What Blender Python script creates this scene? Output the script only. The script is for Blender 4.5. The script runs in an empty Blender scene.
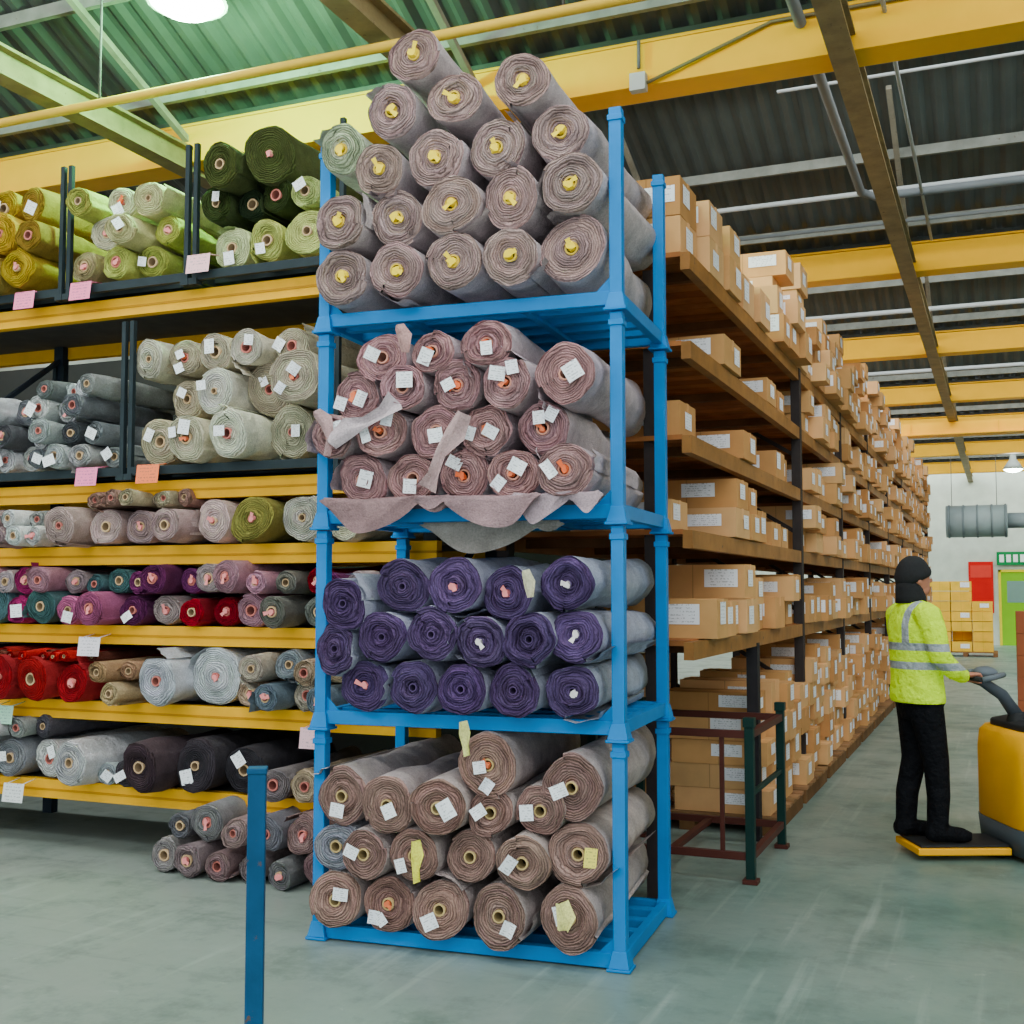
import bpy, math, random
from mathutils import Vector, Matrix
random.seed(11)
R_=random.random
def U(a,b): return random.uniform(a,b)
def S(r,g,b):
    def l(c):
        c/=255.0
        return c/12.92 if c<=0.04045 else ((c+0.055)/1.055)**2.4
    return (l(r),l(g),l(b))
def vary(c,a=0.12):
    k=1+U(-a,a)
    return tuple(max(0,min(1,x*k*(1+U(-a,a)*0.25))) for x in c)
def sat(c,k,v=1.0):
    g=sum(c)/3
    return tuple(max(0,min(1,(g+(x-g)*k)*v)) for x in c)

# ------------------------------------------------------------ mesh builder
class MB:
    def __init__(s):
        s.v=[];s.f=[];s.c=[];s.uv=[];s.m=[];s.s=[];s.M=None
    def av(s,p):
        p=Vector(p)
        if s.M is not None: p=s.M@p
        s.v.append(p[:]); return len(s.v)-1
    def face(s,idx,col,mi=0,uv=None,sm=False):
        s.f.append(tuple(idx)); s.c.append(col); s.m.append(mi); s.s.append(sm)
        s.uv.append(uv if uv else [(0.5,0.0)]*len(idx))
    def quad(s,a,b,c,d,col,mi=0,uv=None):
        i=[s.av(p) for p in (a,b,c,d)]
        s.face(i,col,mi,uv or [(0,0),(1,0),(1,1),(0,1)])
    def box(s,x0,x1,y0,y1,z0,z1,col,mi=0,top=1.0):
        cx,cy=(x0+x1)/2,(y0+y1)/2
        P=[]
        for z,k in ((z0,1),(z1,top)):
            for x,y in ((x0,y0),(x1,y0),(x1,y1),(x0,y1)):
                P.append(s.av((cx+(x-cx)*k,cy+(y-cy)*k,z)))
        for q in ((3,2,1,0),(4,5,6,7),(0,1,5,4),(1,2,6,5),(2,3,7,6),(3,0,4,7)):
            s.face([P[i] for i in q],col,mi,[(0,0),(1,0),(1,1),(0,1)])
    def beam(s,p0,p1,w,h,col,mi=0):
        p0=Vector(p0);p1=Vector(p1);d=(p1-p0).normalized()
        up=Vector((0,0,1)) if abs(d.z)<0.95 else Vector((0,1,0))
        r=d.cross(up).normalized();u=r.cross(d).normalized()
        P=[]
        for p in (p0,p1):
            for a,b in ((-1,-1),(1,-1),(1,1),(-1,1)):
                P.append(s.av(p+r*a*w/2+u*b*h/2))
        for q in ((3,2,1,0),(4,5,6,7),(0,1,5,4),(1,2,6,5),(2,3,7,6),(3,0,4,7)):
            s.face([P[i] for i in q],col,mi,[(0,0),(1,0),(1,1),(0,1)])
    def tube(s,pts,rad,col,mi=0,n=12,caps=True,flat=1.0,up=(0,0,1)):
        pts=[Vector(p) for p in pts]
        if not hasattr(rad,'__len__'): rad=[rad]*len(pts)
        rings=[]
        for i,p in enumerate(pts):
            d=(pts[min(i+1,len(pts)-1)]-pts[max(i-1,0)]).normalized()
            uu=Vector(up)
            if abs(d.dot(uu))>0.95: uu=Vector((1,0,0))
            r=d.cross(uu).normalized();u=r.cross(d).normalized()
            rings.append([s.av(p+r*math.cos(2*math.pi*k/n)*rad[i]+u*math.sin(2*math.pi*k/n)*rad[i]*flat) for k in range(n)])
        for a,b in zip(rings,rings[1:]):
            for k in range(n):
                s.face((a[k],a[(k+1)%n],b[(k+1)%n],b[k]),col,mi,None,True)
        if caps:
            s.face(rings[0][::-1],col,mi); s.face(rings[-1],col,mi)
    def loft(s,rings,col,mi=0,n=24,pw=1.0):
        L=[]
        for (cx,cy,z,hx,hy) in rings:
            q=[]
            for k in range(n):
                a=2*math.pi*k/n;c_,s_=math.cos(a),math.sin(a)
                c2=math.copysign(abs(c_)**pw,c_);s2=math.copysign(abs(s_)**pw,s_)
                q.append(s.av((cx+hx*c2,cy+hy*s2,z)))
            L.append(q)
        for a,b in zip(L,L[1:]):
            for k in range(n):
                s.face((a[k],a[(k+1)%n],b[(k+1)%n],b[k]),col,mi,None,True)
        s.face(L[0][::-1],col,mi);s.face(L[-1],col,mi)
    def ball(s,c,r,col,mi=0,n=16,m=10):
        c=Vector(c);L=[]
        top=s.av(c+Vector((0,0,r[2])));bot=s.av(c-Vector((0,0,r[2])))
        for j in range(1,m):
            t=math.pi*j/m
            L.append([s.av(c+Vector((r[0]*math.sin(t)*math.cos(2*math.pi*k/n),r[1]*math.sin(t)*math.sin(2*math.pi*k/n),r[2]*math.cos(t)))) for k in range(n)])
        for k in range(n):
            s.face((top,L[0][k],L[0][(k+1)%n]),col,mi,None,True)
            s.face((bot,L[-1][(k+1)%n],L[-1][k]),col,mi,None,True)
        for a,b in zip(L,L[1:]):
            for k in range(n):
                s.face((a[k],b[k],b[(k+1)%n],a[(k+1)%n]),col,mi,None,True)
    def build(s,name,mats,parent=None,bevel=0):
        me=bpy.data.meshes.new(name)
        me.from_pydata(s.v,[],s.f)
        for m in mats: me.materials.append(m)
        me.polygons.foreach_set('material_index',s.m)
        me.polygons.foreach_set('use_smooth',s.s)
        ca=me.color_attributes.new('Col','FLOAT_COLOR','CORNER')
        uvl=me.uv_layers.new(name='UVMap')
        cd=[];ud=[]
        for f,c,uv in zip(s.f,s.c,s.uv):
            for i in range(len(f)):
                cd.extend((c[0],c[1],c[2],1.0)); ud.extend(uv[i])
        ca.data.foreach_set('color',cd); uvl.data.foreach_set('uv',ud)
        me.update()
        o=bpy.data.objects.new(name,me)
        bpy.context.scene.collection.objects.link(o)
        if parent: o.parent=parent
        if bevel:
            b=o.modifiers.new('bevel','BEVEL');b.width=bevel;b.segments=3;b.limit_method='ANGLE'
        return o

# ------------------------------------------------------------ materials
def newmat(name):
    m=bpy.data.materials.new(name);m.use_nodes=True
    nt=m.node_tree;b=nt.nodes['Principled BSDF']
    return m,nt,b
def N(nt,t,**k):
    n=nt.nodes.new(t)
    for a,v in k.items(): setattr(n,a,v)
    return n
def math_(nt,op,a,b=None,c=None,clamp=False):
    n=nt.nodes.new('ShaderNodeMath');n.operation=op;n.use_clamp=clamp
    for i,x in enumerate((a,b,c)):
        if x is None: continue
        if isinstance(x,(int,float)): n.inputs[i].default_value=x
        else: nt.links.new(x,n.inputs[i])
    return n.outputs[0]
def mixc(nt,f,a,b,mode='MIX'):
    n=nt.nodes.new('ShaderNodeMix');n.data_type='RGBA';n.blend_type=mode
    for i,x in ((0,f),(6,a),(7,b)):
        if isinstance(x,(int,float)): n.inputs[i].default_value=x
        elif isinstance(x,tuple): n.inputs[i].default_value=(x+(1,))[:4]
        else: nt.links.new(x,n.inputs[i])
    return n.outputs[2]
def noise_(nt,scale,detail=4,coord='Object',rough=0.55):
    tc=nt.nodes.new('ShaderNodeTexCoord')
    n=nt.nodes.new('ShaderNodeTexNoise');n.inputs['Scale'].default_value=scale
    n.inputs['Detail'].default_value=detail;n.inputs['Roughness'].default_value=rough
    nt.links.new(tc.outputs[coord],n.inputs['Vector'])
    return n.outputs['Fac']
def ramp(nt,f,lo,hi,a=0.0,b=1.0):
    n=nt.nodes.new('ShaderNodeMapRange');n.clamp=True
    n.inputs[1].default_value=lo;n.inputs[2].default_value=hi;n.inputs[3].default_value=a;n.inputs[4].default_value=b
    nt.links.new(f,n.inputs[0]);return n.outputs[0]
def bump(nt,b,h,st,dist=0.01):
    n=nt.nodes.new('ShaderNodeBump');n.inputs['Strength'].default_value=st;n.inputs['Distance'].default_value=dist
    nt.links.new(h,n.inputs['Height']);nt.links.new(n.outputs[0],b.inputs['Normal'])
def N2(nt,f):
    n=nt.nodes.new('ShaderNodeCombineColor')
    for i in range(3): nt.links.new(f,n.inputs[i])
    return n.outputs[0]
def colmat(name,rough=0.5,metal=0.0,amt=0.25,scale=8,bs=0.1,bscale=60,wear=None,wcol=(0.08,0.05,0.03),spec=0.25):
    m,nt,b=newmat(name)
    at=N(nt,'ShaderNodeVertexColor',layer_name='Col')
    f=ramp(nt,noise_(nt,scale,5),0.3,0.75,1-amt,1+amt*0.4)
    c=mixc(nt,1.0,at.outputs[0],N2(nt,f),'MULTIPLY')
    if wear is not None:
        w=ramp(nt,noise_(nt,scale*3.1,8,rough=0.7),wear,wear+0.06)
        c=mixc(nt,w,c,wcol)
    nt.links.new(c,b.inputs['Base Color'])
    b.inputs['Roughness'].default_value=rough;b.inputs['Metallic'].default_value=metal
    b.inputs['Specular IOR Level'].default_value=spec
    bump(nt,b,noise_(nt,bscale,4),bs,0.004)
    return m
paint=colmat('painted_steel',0.5,0,0.15,5,0.08,40,0.71,spec=0.15)
paintc=colmat('clean_paint',0.5,0,0.08,3,0.03,40,spec=0.12)
rusty=colmat('worn_steel',0.6,0,0.35,6,0.2,50,0.62,(0.12,0.07,0.045))
card=colmat('cardboard',0.85,0,0.15,4,0.1,25,spec=0.1)
wood=colmat('planks',0.75,0,0.45,5,0.2,30,spec=0.1)
dull=colmat('dull_black',0.7,0,0.3,8,0.1,40)
# fabric
fab,nt,b=newmat('rolled_fabric')
at=N(nt,'ShaderNodeVertexColor',layer_name='Col')
uvn=N(nt,'ShaderNodeUVMap',uv_map='UVMap');sp=N(nt,'ShaderNodeSeparateXYZ');nt.links.new(uvn.outputs[0],sp.inputs[0])
nz=noise_(nt,14,3)
u=math_(nt,'ADD',sp.outputs[0],math_(nt,'MULTIPLY',nz,3.0))
fr=math_(nt,'PINGPONG',u,0.5)
line=ramp(nt,fr,0.03,0.30,1,0)
vis=ramp(nt,noise_(nt,11,2),0.35,0.6,0.35,1.0)
k=math_(nt,'MULTIPLY',math_(nt,'MULTIPLY',line,vis),math_(nt,'MULTIPLY',sp.outputs[1],0.66))
big=ramp(nt,noise_(nt,9,5),0.3,0.7,0.76,1.18)
fine=ramp(nt,noise_(nt,120,3),0.3,0.7,0.80,1.14)
f=math_(nt,'MULTIPLY',math_(nt,'MULTIPLY',big,fine),math_(nt,'SUBTRACT',1.0,k))
nt.links.new(mixc(nt,1.0,at.outputs[0],N2(nt,f),'MULTIPLY'),b.inputs['Base Color'])
b.inputs['Roughness'].default_value=0.95;b.inputs['Specular IOR Level'].default_value=0.08
hh=math_(nt,'ADD',math_(nt,'MULTIPLY',math_(nt,'MULTIPLY',fr,sp.outputs[1]),1.8),math_(nt,'ADD',math_(nt,'MULTIPLY',noise_(nt,150,3),0.5),math_(nt,'MULTIPLY',noise_(nt,16,4),1.6)))
bump(nt,b,hh,0.85,0.010)
# paper
pap,nt,b=newmat('paper_label')
at=N(nt,'ShaderNodeVertexColor',layer_name='Col')
uvn=N(nt,'ShaderNodeUVMap',uv_map='UVMap');sp=N(nt,'ShaderNodeSeparateXYZ');nt.links.new(uvn.outputs[0],sp.inputs[0])
rows=math_(nt,'FRACT',math_(nt,'MULTIPLY',sp.outputs[1],6.0))
r1=math_(nt,'GREATER_THAN',rows,0.55)
r2=math_(nt,'GREATER_THAN',noise_(nt,90,2),0.52)
ins=math_(nt,'LESS_THAN',math_(nt,'ABSOLUTE',math_(nt,'SUBTRACT',sp.outputs[0],0.5)),0.38)
ink=math_(nt,'MULTIPLY',math_(nt,'MULTIPLY',r1,r2),math_(nt,'MULTIPLY',ins,0.4))
nt.links.new(mixc(nt,ink,at.outputs[0],(0.05,0.05,0.08)),b.inputs['Base Color'])
b.inputs['Roughness'].default_value=0.7
# floor
flo,nt,b=newmat('floor_paint')
a=noise_(nt,0.35,6,rough=0.6);c=noise_(nt,2.2,8,rough=0.7);d=noise_(nt,30,3)
tc=N(nt,'ShaderNodeTexCoord');sx=N(nt,'ShaderNodeSeparateXYZ');nt.links.new(tc.outputs['Object'],sx.inputs[0])
gx=ramp(nt,math_(nt,'ADD',sx.outputs[0],math_(nt,'MULTIPLY',c,1.6)),-2.6,0.7)
base=mixc(nt,gx,S(142,151,145),S(80,116,108))
base=mixc(nt,ramp(nt,a,0.40,0.68,0,0.8),base,S(152,163,155))
base=mixc(nt,ramp(nt,c,0.50,0.70,0,0.7),base,S(82,96,90))
e_=noise_(nt,6,10,rough=0.8)
base=mixc(nt,ramp(nt,e_,0.60,0.70,0,0.45),base,S(186,196,188))
base=mixc(nt,ramp(nt,e_,0.40,0.30,0,0.45),base,S(70,82,78))
mp=N(nt,'ShaderNodeMapping');mp.inputs['Scale'].default_value=(9,0.5,1);nt.links.new(tc.outputs['Object'],mp.inputs[0])
st=N(nt,'ShaderNodeTexNoise');st.inputs['Scale'].default_value=1.5;st.inputs['Detail'].default_value=6;nt.links.new(mp.outputs[0],st.inputs['Vector'])
base=mixc(nt,ramp(nt,st.outputs['Fac'],0.58,0.75,0,0.35),base,S(180,194,184))
mp2=N(nt,'ShaderNodeMapping');mp2.inputs['Scale'].default_value=(0.6,7,1);mp2.inputs['Rotation'].default_value=(0,0,0.3);nt.links.new(tc.outputs['Object'],mp2.inputs[0])
st2=N(nt,'ShaderNodeTexNoise');st2.inputs['Scale'].default_value=1.3;st2.inputs['Detail'].default_value=6;nt.links.new(mp2.outputs[0],st2.inputs['Vector'])
base=mixc(nt,ramp(nt,st2.outputs['Fac'],0.60,0.72,0,0.4),base,S(90,100,96))
nt.links.new(base,b.inputs['Base Color'])
nt.links.new(ramp(nt,c,0.3,0.7,0.28,0.5),b.inputs['Roughness'])
bump(nt,b,math_(nt,'ADD',c,math_(nt,'MULTIPLY',d,0.3)),0.12,0.01)
def simple(name,col,rough=0.5,em=0,metal=0,ns=3,amt=0.15):
    m,nt,b=newmat(name)
    f=ramp(nt,noise_(nt,ns,5),0.3,0.7,1-amt,1+amt*0.3)
    nt.links.new(mixc(nt,1.0,col,N2(nt,f),'MULTIPLY'),b.inputs['Base Color'])
    b.inputs['Roughness'].default_value=rough;b.inputs['Metallic'].default_value=metal
    if em:
        b.inputs['Emission Color'].default_value=tuple(col)+(1,);b.inputs['Emission Strength'].default_value=em
    return m
wallm=simple('wall_paint',S(200,208,194),0.8)
backm=simple('backing_shade',S(36,34,34),0.85,ns=2,amt=0.4)  # near-black tone that paints in the gloom behind the left shelving
roofm=simple('corrugated_sheet',S(78,84,82),0.5,ns=1.5,amt=0.4)
glassm=simple('roof_glazing',(0.85,0.92,0.95),0.3,em=1.5)
lampm=simple('lamp_glow',(0.75,1.0,0.8),0.3,em=40)
skin=simple('skin',S(190,122,96),0.55,ns=30,amt=0.12)
knit=simple('black_knit',(0.008,0.008,0.01),0.9,ns=60,amt=0.4)

# ------------------------------------------------------------ camera
cam=bpy.data.cameras.new('camera');co=bpy.data.objects.new('camera',cam)
bpy.context.scene.collection.objects.link(co)
co.location=(0,0,1.55);co.rotation_euler=(math.radians(90+3.78),0,math.radians(22.55))
cam.sensor_width=36;cam.lens=41.5;cam.clip_end=200
bpy.context.scene.camera=co

# ------------------------------------------------------------ room shell
X0,X1,Y0,Y1=-13.0,9.0,-5.0,36.0
m=MB();m.box(X0,X1,Y0,Y1,-0.12,0,(1,1,1));m.build('floor',[flo])
m=MB();m.box(X0,X1,Y1,Y1+0.2,0,7,(1,1,1));m.build('wall_back',[wallm])
m=MB();m.box(X0-0.2,X0,Y0,Y1,0,7,(1,1,1));m.build('wall_left',[wallm])
m=MB();m.box(X1,X1+0.2,Y0,Y1,0,7,(1,1,1));m.build('wall_right',[wallm])
m=MB();m.box(X0,-2.65,8.3,8.42,0,3.6,(1,1,1));m.build('added_dark_backing',[backm])  # added dark sheet standing in for the shaded depth behind the rolls
G=[-1.7,2.7,7.1,12.3,16.7,21.0,25.0,29.5,34.0]
zv,zp=5.02,6.6
def ceilz(y):
    for i,g in enumerate(G):
        gn=G[i+1] if i+1<len(G) else 37.5
        if g<=y<gn:
            if y<g+0.85: return zv+(zp-zv)*(y-g)/0.85
            return zp+(zv-zp)*(y-g-0.85)/(gn-g-0.85)
    return zp
roof=MB();glz=MB()
n=int((X1-X0)/0.045)
for i,g in enumerate(G):
    gn=G[i+1] if i+1<len(G) else 37.5
    ya,yb=g+0.85,gn
    prev=None
    for k in range(n+1):
        x=X0+(X1-X0)*k/n
        dz=[0,0.035,0.035,0][k%4]
        cur=(roof.av((x,ya,zp+dz)),roof.av((x,(ya+yb)/2,(zp+zv)/2+dz)),roof.av((x,yb,zv+dz)))
        if prev:
            roof.face((prev[0],cur[0],cur[1],prev[1]),(1,1,1));roof.face((prev[1],cur[1],cur[2],prev[2]),(1,1,1))
        prev=cur
    roof.box(X0,X1,gn-0.09,gn-0.02,zv-0.01,zv+0.035,(1,1,1))
    glz.quad((X0,g,zv),(X1,g,zv),(X1,ya,zp),(X0,ya,zp),(1,1,1))
roof.build('ceiling',[roofm]);glz.build('window_1',[glassm])
for i,g in enumerate(G):
    L=bpy.data.lights.new('skylight_%d'%i,'AREA');L.shape='RECTANGLE';L.size=20;L.size_y=1.5
    L.energy=740;L.color=(0.91,1.0,0.98)
    o=bpy.data.objects.new('roof_skylight_light',L);bpy.context.scene.collection.objects.link(o)
    o.location=(-2,g+0.52,5.75);o.rotation_euler=(math.radians(35),0,0)
w=bpy.data.worlds.new('world');bpy.context.scene.world=w;w.use_nodes=True
w.node_tree.nodes['Background'].inputs[0].default_value=(0.84,0.97,1.0,1);w.node_tree.nodes['Background'].inputs[1].default_value=1.8

YEL=(1.0,0.50,0.0);YEL2=(0.88,0.42,0.0)
for g in G[1:]:
    m=MB()
    m.box(X0,X1,g-0.11,g+0.11,4.70,4.725,YEL);m.box(X0,X1,g-0.12,g+0.12,4.985,5.005,YEL)
    m.box(X0,X1,g-0.012,g+0.012,4.725,4.985,YEL)
    x=X0+0.5
    while x<X1:
        m.box(x-0.008,x+0.008,g-0.10,g+0.10,4.725,4.985,YEL2);x+=2.35
    m.box(X0,X1,g-0.14,g-0.11,4.70,4.97,YEL)
    m.build('yellow_roof_girder',[paintc])
for i,g in enumerate(G[:-1]):
    gn=G[i+1];m=MB()
    for t in (0.15,0.42,0.68,0.9):
        y=g+0.85+(gn-g-0.85)*t;z=zp+(zv-zp)*t-0.07
        m.box(X0,X1,y-0.02,y+0.02,z-0.04,z+0.05,S(136,138,130))
    m.build('roof_purlin_row',[rusty])
for xb in (-10.2,-7.85,-5.5,-3.15,-0.78,1.6,3.95,6.3):
    m=MB();c=S(150,130,92)
    m.box(xb-0.07,xb+0.07,-4,36,4.62,4.64,c);m.box(xb-0.065,xb+0.065,-4,36,4.79,4.81,c);m.box(xb-0.008,xb+0.008,-4,36,4.64,4.80,c)
    for g in G[1:]:
        m.beam((xb,g+0.1,5.0),(xb,g+1.6,6.2),0.06,0.06,S(150,144,128))
        m.beam((xb,g+0.1,4.95),(xb-1.1,g+0.2,6.0),0.06,0.06,S(150,144,128))
        m.beam((xb,g+0.05,4.8),(xb,g-2.2,5.75),0.045,0.045,S(150,144,128))
    m.build('longitudinal_roof_beam',[rusty])
m=MB();m.tube([(-12.5,5.5,4.5),(1.5,5.5,4.5)],0.028,S(226,180,60),n=12);
for x in (-11,-8,-5,-2,1): m.tube([(x,5.5,4.5),(x,5.5,ceilz(5.5)-.04)],0.008,S(90,90,90),n=6)
m.build('sprinkler_pipe',[paintc])
m=MB();m.tube([(-1.03,2.8,4.92),(-1.03,10.2,4.92),(-0.93,10.38,4.92),(8.8,10.4,4.92)],0.036,S(120,124,128),n=12)
m.tube([(-3.0,10.4,4.97),(8.8,10.45,4.99)],0.022,S(190,194,196),n=10)
m.build('conduit_pipe',[paintc])
m=MB();m.tube([(-4,15.2,5.0),(8.8,15.2,5.0)],0.03,S(180,184,186),n=10);m.tube([(-4,19.5,5.0),(8.8,19.5,5.0)],0.03,S(180,184,186),n=10)
m.build('conduit_pipe',[paintc])
m=MB();m.tube([(-.55,2.8,4.9),(-.55,11.8,4.9)],0.014,S(170,172,172),n=8);m.tube([(-1.5,8.9,5.35),(8.8,8.9,5.35)],0.014,S(160,164,166),n=8)
m.tube([(-3.5,11.6,5.05),(8.8,11.6,5.05)],0.018,S(120,124,126),n=8)
m.build('conduit_pipe',[paintc])
m=MB();m.tube([(-2.02,6.93,4.98),(-2.02,6.93,4.8)],0.012,S(110,110,110),n=8);m.box(-2.07,-1.97,6.89,6.95,4.65,4.76,S(190,190,186))
m.tube([(-1.97,6.93,4.7),(-1.2,6.94,4.95),(3,6.94,4.96)],0.011,S(120,110,80),n=8)
m.build('junction_box',[paintc])
def lamp(x,y,z,e,col):
    m=MB();m.loft([(x,y,z,0.24,0.24),(x,y,z+0.12,0.17,0.17),(x,y,z+0.25,0.08,0.08),(x,y,z+0.36,0.07,0.07)],S(150,156,150),0,20)
    m.loft([(x,y,z-0.07,0.08,0.08),(x,y,z-0.05,0.15,0.15),(x,y,z-0.003,0.22,0.22)],(1,1,1),1,20)
    m.tube([(x,y,z+0.34),(x,y,ceilz(y)-0.01)],0.008,S(80,80,80),n=6)
    m.build('high_bay_lamp',[paintc,lampm])
    L=bpy.data.lights.new('lamp','POINT');L.energy=e;L.color=col;L.shadow_soft_size=0.12
    o=bpy.data.objects.new('lamp_light',L);bpy.context.scene.collection.objects.link(o)
    o.location=(x,y+0.05,z-0.16)
lamp(-4.44,5.6,5.07,300,(0.3,1.0,0.42))
lamp(0.3,31.3,4.5,60,(0.9,1.0,0.95))

# ------------------------------------------------------------ fabric roll
def roll(m,C,D,R,L,ce,cs,tag=None,seg=30,rings=6,corecol=S(176,140,100),lump=1.0,flap=0,cr=0.034):
    C=Vector(C);D=Vector(D).normalized()
    Rt=D.cross(Vector((0,0,1))).normalized();Up=Rt.cross(D).normalized()
    a0=U(0,6.28);e=U(0.005,0.038)*lump;ph=U(0,6.28);step=min(0.014,R*0.1);p3=U(0,6.28);p4=U(0,6.28);n3=random.choice([3,4,5])
    rc=min(cr,R*0.33)
    layers=max(4,R/0.0135)
    am=U(0.008,0.022)*lump
    def Ra(t):
        a=a0+2*math.pi*t
        return (R-step/2)*(1+e*math.cos(2*a+ph)+am*math.sin(n3*a+p3)+0.007*lump*math.sin(9*a+p4))+step*(t-0.5)
    def P(t,r,y):
        a=a0+2*math.pi*t
        return C+Rt*(r*math.cos(a))+Up*(r*math.sin(a))+D*y
    ys=[0.006]+[U(-0.012,0.009)*lump for _ in range(rings-2)]+[0.0,0.009]
    ts=[j/(rings-0.6) for j in range(rings)]+[1.0]
    rcols=[vary(ce,0.16) for _ in ts]
    tilt=U(-0.03,0.03)*R/0.12
    G_=[]
    for k in range(seg+1):
        t=k/seg;ra=Ra(t)
        G_.append([m.av(P(t,rc+(ra-rc)*tt,yy+0.005*lump*math.sin(3*t*6.28+j*2.3+p3)+tilt*tt*math.cos(6.28*t))) for j,(tt,yy) in enumerate(zip(ts,ys))])
    for k in range(seg):
        for j in range(len(ts)-1):
            u0=[ts[j]*layers+k/seg,ts[j+1]*layers+k/seg,ts[j+1]*layers+(k+1)/seg,ts[j]*layers+(k+1)/seg]
            m.face((G_[k][j],G_[k][j+1],G_[k+1][j+1],G_[k+1][j]),rcols[j],0,[(q,1.0) for q in u0],True)
    rows=[0.009,L*0.2,L*0.45,L*0.7,L]
    nr=len(rows)-1
    sag=[1]+[U(0.94,1.02) for _ in range(nr)]
    wob=[0]+[U(0,0.012)*lump for _ in range(nr)]
    Sd=[]
    for k in range(seg+1):
        t=k/seg;ra=Ra(t)
        Sd.append([m.av(P(t,ra*q+wb*math.sin(6.2832*2*t+jj*1.7+p4),y+(tilt*math.cos(6.28*t)+0.005*lump*math.sin(3*t*6.28+(len(ts)-1)*2.3+p3) if y<0.01 else 0))) for jj,(y,q,wb) in enumerate(zip(rows,sag,wob))])
    for k in range(seg):
        for j in range(nr): m.face((Sd[k][j],Sd[k+1][j],Sd[k+1][j+1],Sd[k][j+1]),cs,0,None,True)
    for j in range(nr): m.face((Sd[seg][j],Sd[0][j],Sd[0][j+1],Sd[seg][j+1]),cs,0)
    m.face([Sd[k][nr] for k in range(seg)],ce,0)
    if flap:
        F=[]
        for q in range(7):
            t=1+flap*q/6.0
            rr=Ra(1)+0.004+0.026*(q/6.0)**1.5*(1+0.5*math.sin(q*2+p3))
            F.append([m.av(P(t,rr,yy+0.01*math.sin(q*1.7+yy*20))) for yy in (-0.006,L*0.15,L*0.4,L*0.8)])
        for q in range(6):
            for j in range(3): m.face((F[q][j],F[q+1][j],F[q+1][j+1],F[q][j+1]),cs,0,None,True)
    nc=12
    def ringc(r,y): return [m.av(P(k/nc,r,y)) for k in range(nc)]
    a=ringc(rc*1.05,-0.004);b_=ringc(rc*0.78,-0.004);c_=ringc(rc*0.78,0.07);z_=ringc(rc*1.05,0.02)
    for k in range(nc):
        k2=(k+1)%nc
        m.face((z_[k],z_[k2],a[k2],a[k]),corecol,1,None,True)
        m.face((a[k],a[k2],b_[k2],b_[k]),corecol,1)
        m.face((b_[k],b_[k2],c_[k2],c_[k]),tuple(x*0.4 for x in corecol),1,None,True)  # inner wall of the core darkened in its colour, as shade in the hollow
    m.face(c_,(0.02,0.015,0.01),1)  # near-black disc paints the shade at the end of the hollow
    def blob(col,r=0.02):
        n_=8;off=Rt*U(-.008,.008)+Up*U(-.008,.008)
        r0=[m.av(P(k/n_,r*U(0.8,1.3),0.005)+off) for k in range(n_)]
        r1=[m.av(P(k/n_,r*U(0.5,1.2),-0.016)+off) for k in range(n_)]
        for k in range(n_): m.face((r0[k],r0[(k+1)%n_],r1[(k+1)%n_],r1[k]),col,2,[(0,0)]*4)
        m.face(r1,col,2)
        t0=U(0,1);w=0.010;q0=P(t0,0.0,-0.014);q1=P(t0,r*U(1.4,2.2),-0.022)
        sd=(Rt*math.sin(a0+6.28*t0)-Up*math.cos(a0+6.28*t0))*w
        m.quad(q0-sd*0.6,q0+sd*0.6,q1+sd*1.3,q1-sd,col,2,[(0,0)]*4)
    def paper(col,wd,ht,rr):
        a=U(0,6.28);q=U(-0.7,0.7)
        cc=C+Rt*rr*math.cos(a)+Up*rr*math.sin(a)-D*0.03
        ax=Rt*math.cos(q)+Up*math.sin(q);ay=-Rt*math.sin(q)+Up*math.cos(q)
        bend=U(0.0,0.012);b2=U(-0.012,0.006)
        for (s0,s1,o0,o1) in ((-0.5,0,bend,0),(0,0.5,0,b2)):
            m.quad(cc+ax*wd*s0-ay*ht/2-D*o0,cc+ax*wd*s1-ay*ht/2-D*o1,cc+ax*wd*s1+ay*ht/2-D*o1,cc+ax*wd*s0+ay*ht/2-D*o0,col,2,[(s0+.5,0),(s1+.5,0),(s1+.5,1),(s0+.5,1)])
    if tag=='yellow': blob((1.0,0.70,0.0),0.023)
    elif tag=='orange': blob((0.9,0.14,0.03),0.018);
    elif tag=='pink': blob(S(246,140,140),0.018)
    elif tag=='whiteblob': blob(S(236,226,226),0.016)
    if tag in('white','orange','both') : paper((0.95,0.95,1.0),U(0.045,0.075),U(0.05,0.085),U(0.2,0.55)*R)
    if tag=='both': blob((0.85,0.17,0.06),0.014);paper((0.92,0.92,1.0),0.05,0.06,0.6*R)
    if tag=='note': paper((1.0,0.85,0.14),0.05,0.08,0.45*R)
FM=[fab,card,pap]

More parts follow.
